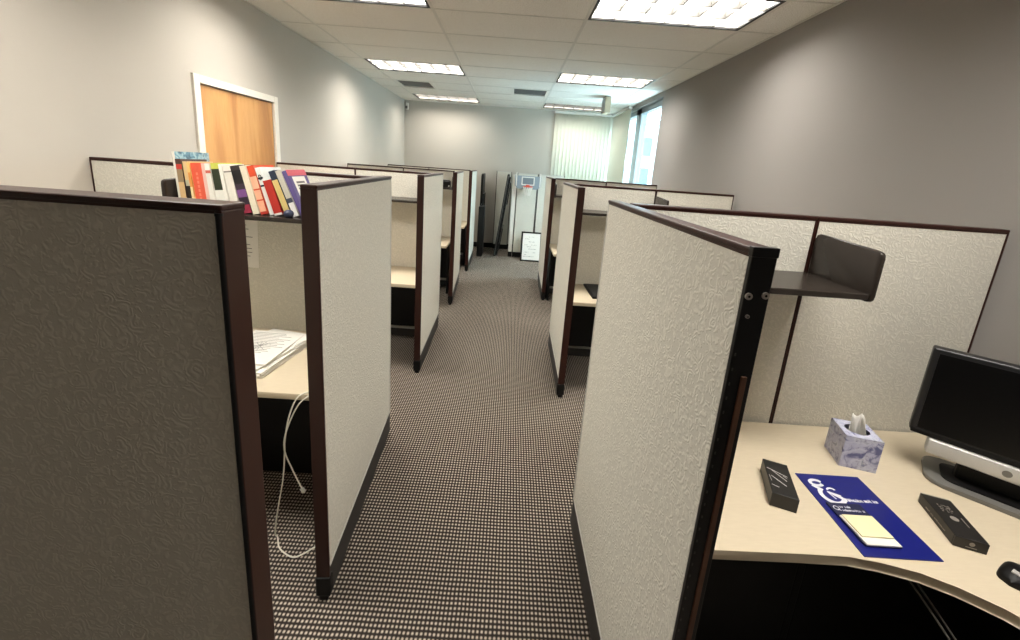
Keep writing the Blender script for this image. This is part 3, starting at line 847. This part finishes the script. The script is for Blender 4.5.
# black box on the third left shelf
t = empty('storage_box', (-.865, 5.38, 1.4372), 0, 'small black box on the third left overhead shelf', 'box')
obj('box_body', B(-.055, .055, 0, .12, 0, .085, .012, 3), M_black, t, True)
obj('lid', B(-.04, .04, .01, .11, .083, .098, .005), M_base, t)
obj('white_tag', B(.035, .054, -.001, .001, .012, .03), M_silver, t)

# ------------------------------------------------------------------ back of the room
def spare(label, loc, rz, W, H=PH, rot=None):
    t = empty('spare_panel', loc, rz, label, 'cubicle panel', 'spare panels stored at the back wall', rot=rot)
    h = .025
    obj('fabric', B(.012, W - .012, -h, h, .1, H - .012, .002), M_fab, t)
    bm = bmesh.new(); box(bm, 0, .012, -h - .002, h + .002, .1, H); box(bm, W - .012, W, -h - .002, h + .002, .1, H); 
    obj('edge_frame', bm, M_base, t)
    obj('top_cap', B(.012, W - .012, -h - .002, h + .002, H - .012, H), M_alum, t)
    obj('base', B(.002, W - .002, -h - .001, h + .001, 0, .1, .004), M_black, t)
    return t
spare('spare panel standing flat on the back wall, left of the leaning table', (-.325, 8.655, 0), 0, .32)
spare('spare panel standing upright behind the small basketball hoop', (.105, 7.95, 0), 0, .40)
spare('spare panel standing upright, half behind the farthest right wing', (.512, 7.955, 0), 0, .50)
t = empty('panel_stack', (.020, 7.95, 0), 0, 'narrow pale upright panel edge left of the basketball hoop panel', 'panel')
obj('core', B(0, .075, -.02, .07, .1, 1.62, .003), M_white, t)
obj('foot', B(0, .075, -.02, .07, 0, .1, .003), M_black, t)

# folded table leaning against the spare panel, edge-on
t = empty('folding_table', (-.225, 7.85, .0), 0, 'dark folding table leaned edge-on against the spare panel', 'folding table', rot=(0, .113, 0))
obj('tabletop', B(-.045, 0, .0, .70, 0.006, 1.615, .006), M_black, t)
obj('apron', B(.0, .03, .02, .68, 0.03, 1.57, .004), M_black, t)
obj('edge_band', B(-.028, -.018, -.004, .001, .02, 1.60, .001), M_grey, t)
for zz in (.14, 1.05):
    bm = bmesh.new(); tube(bm, [(.044, .03, zz), (.044, .03, zz + .42), (.044, .62, zz + .42), (.044, .62, zz)], .011, 8)
    obj('leg', bm, M_blackmetal, t, True)

# black folded things on the left of the back wall
t = empty('folded_table', (-.60, 8.05, 0), 0, 'tall black folded table with rounded corner standing at the back left', 'folding table')
bm = bmesh.new(); prism(bm, rounded(0, .60, 0.02, 1.59, .07, 6), 0, .045, 0, .006, M=Matrix(((0, 0, 1, 0), (1, 0, 0, 0), (0, 1, 0, 0), (0, 0, 0, 1))))
obj('tabletop', bm, M_black, t, True)
bm = bmesh.new(); tube(bm, [(.058, .06, .02), (.058, .06, 1.2), (.058, .50, 1.2), (.058, .50, .02)], .012, 8)
obj('leg', bm, M_blackmetal, t, True)
t = empty('equipment_case', (-.595, 7.72, 0), 0, 'lower black case standing in front of the tall folded table', 'case')
obj('case_body', B(0, .115, 0, .28, .01, .98, .015, 3), M_black, t, True)
obj('handle', tube(bmesh.new(), [(.04, .08, .985), (.04, .08, 1.01), (.04, .2, 1.01), (.04, .2, .985)], .007, 6), M_blackmetal, t)
obj('foot', B(.01, .105, .02, .26, 0, .012), M_black, t)

# small basketball hoop on the spare panel
t = empty('basketball_hoop', (.315, 7.895, 1.36), 0, 'mini basketball hoop with clear backboard hooked over a spare panel', 'basketball hoop')
bm = bmesh.new(); prism(bm, [(-.25, .055), (-.18, .0), (.18, .0), (.25, .055), (.25, .25), (-.25, .25)], 0, .008, 0, M=Matrix(((1, 0, 0, 0), (0, 0, 1, -.008), (0, 1, 0, 0), (0, 0, 0, 1))))
obj('backboard', bm, plain('smoked_board', (142, 152, 160), .25), t)
bm = bmesh.new()
for a in ((-.125, .125, .215, .235), (-.125, .125, .075, .093), (-.125, -.105, .09, .22), (.105, .125, .09, .22)):
    box(bm, a[0], a[1], -.0095, -.008, a[2], a[3])
obj('target_square', bm, M_white, t)
obj('target_fill', B(-.105, .105, -.0088, -.008, .093, .215), plain('board_grey', (112, 122, 130), .3), t)
for x in (-.235, .222):
    bm = bmesh.new(); box(bm, x, x + .022, -.012, -.008, .05, .303); box(bm, x, x + .022, -.012, .088, .2965, .303)
    obj('hook', bm, M_white, t)
bm = bmesh.new(); tube(bm, [(.09 * math.cos(2 * PI * k / 24), -.11 + .09 * math.sin(2 * PI * k / 24), .052) for k in range(24)], .007, 8, closed=True)
box(bm, -.035, .035, -.03, -.008, .03, .085, 0, .003)
obj('rim', bm, plain('hoop_orange', (206, 74, 52), .4), t, True)
bm = bmesh.new()
for k in range(12):
    a0 = 2 * PI * k / 12
    for s in (-1, 1):
        pts = []
        for j in range(5):
            v = j / 4; r = .088 - .042 * v; a = a0 + s * v * PI / 6
            pts.append((r * math.cos(a), -.11 + r * math.sin(a), .05 - v * .17))
        tube(bm, pts, .006, 5)
obj('net', bm, M_white, t)

# framed sheet on the floor
t = empty('framed_sheet', (.262, 7.60, 0), 0, 'black framed white printed sheet standing on the carpet below the hoop', 'framed sheet', rot=(-.28, 0, 0))
bm = bmesh.new(); W_, H_ = .40, .575
for a in ((0, W_, 0, .03), (0, W_, H_ - .03, H_), (0, .03, .03, H_ - .03), (W_ - .03, W_, .03, H_ - .03)): box(bm, a[0], a[1], -.012, .012, a[2], a[3], 0, .002)
obj('frame', bm, M_black, t)
obj('sheet', B(.03, W_ - .03, -.004, .008, .03, H_ - .03), M_paper, t)
bm = bmesh.new()
def vtext(x, z, n, hgt):
    b = bmesh.new(); scribble_text(b, x, z, n, hgt, 0)
    bmesh.ops.transform(b, matrix=Matrix(((1, 0, 0, 0), (0, 0, -1, -.0042), (0, 1, 0, 0), (0, 0, 0, 1))), verts=b.verts[:])
    m_ = bpy.data.meshes.new('tmp'); b.to_mesh(m_); b.free(); bm.from_mesh(m_); bpy.data.meshes.remove(m_)
for (x, z, n) in ((.15, .47, 9), (.08, .43, 7), (.15, .375, 11), (.07, .315, 6), (.20, .315, 9), (.12, .28, 8), (.15, .235, 13), (.07, .17, 8), (.22, .17, 6), (.06, .125, 6), (.06, .09, 18)):
    vtext(x, z, n, .015)
obj('printing', bm, M_ink, t)

# ------------------------------------------------------------------ outside
tg = structure('ground', B(-30, 80, 12, 120, -4.2, -4.0), plain('paving', (150, 150, 148), .8), label='pale paving outside the window')
t = empty('office_building', (9.0, 44, -4.0), 0, 'pale office building across the street, seen through the side window', 'building')
obj('wall', B(0, 24, 0, 12, 0, 11.0), plain('pale_facade', (206, 214, 216), .7), t)
obj('roof_edge', B(-.3, 24.3, -.3, 12.3, 11.0, 11.5), plain('roof_grey', (150, 160, 166), .6), t)
m_win = plain('facade_glass', (72, 104, 120), .15)
for r in range(3):
    for c in range(9):
        f = obj('window', B(1 + c * 2.55, 2.9 + c * 2.55, -.06, .02, 1.6 + r * 3.1, 3.5 + r * 3.1), m_win, t)

# ------------------------------------------------------------------ world, camera, view
wd = bpy.data.worlds.new('World'); S.world = wd; wd.use_nodes = True
nt = wd.node_tree; nt.nodes.clear()
out = nt.nodes.new('ShaderNodeOutputWorld'); bg = nt.nodes.new('ShaderNodeBackground')
bg.inputs[0].default_value = (.74, .90, 1.0, 1); bg.inputs[1].default_value = 15.0
nt.links.new(bg.outputs[0], out.inputs[0])

cam = bpy.data.cameras.new('Camera'); co = bpy.data.objects.new('Camera', cam); COL.objects.link(co)
yaw, pitch, roll, fpx, py, hgt = .0086, .2159, .0706, 403.69, 255.27, 1.7642
fw_ = Vector((math.sin(yaw) * math.cos(pitch), math.cos(yaw) * math.cos(pitch), -math.sin(pitch)))
r_ = Vector((math.cos(yaw), -math.sin(yaw), 0)); u_ = r_.cross(fw_)
r2 = r_ * math.cos(roll) + u_ * math.sin(roll); u2 = -r_ * math.sin(roll) + u_ * math.cos(roll)
Mx = Matrix((( r2.x, u2.x, -fw_.x, 0), (r2.y, u2.y, -fw_.y, 0), (r2.z, u2.z, -fw_.z, hgt), (0, 0, 0, 1)))
co.matrix_world = Mx
cam.sensor_fit = 'HORIZONTAL'; cam.sensor_width = 36; cam.lens = fpx * 36 / 1020
cam.shift_y = -(320 - py) / 1020; cam.clip_start = .05; cam.clip_end = 300
S.camera = co
S.view_settings.view_transform = 'Standard'; S.view_settings.look = 'None'
S.view_settings.exposure = 0.0; S.view_settings.gamma = 1.0; S.view_settings.use_curve_mapping = False
S.cycles.use_denoising = True
S.cycles.max_bounces = 8; S.cycles.diffuse_bounces = 4; S.cycles.transparent_max_bounces = 12
S.cycles.sample_clamp_indirect = 6
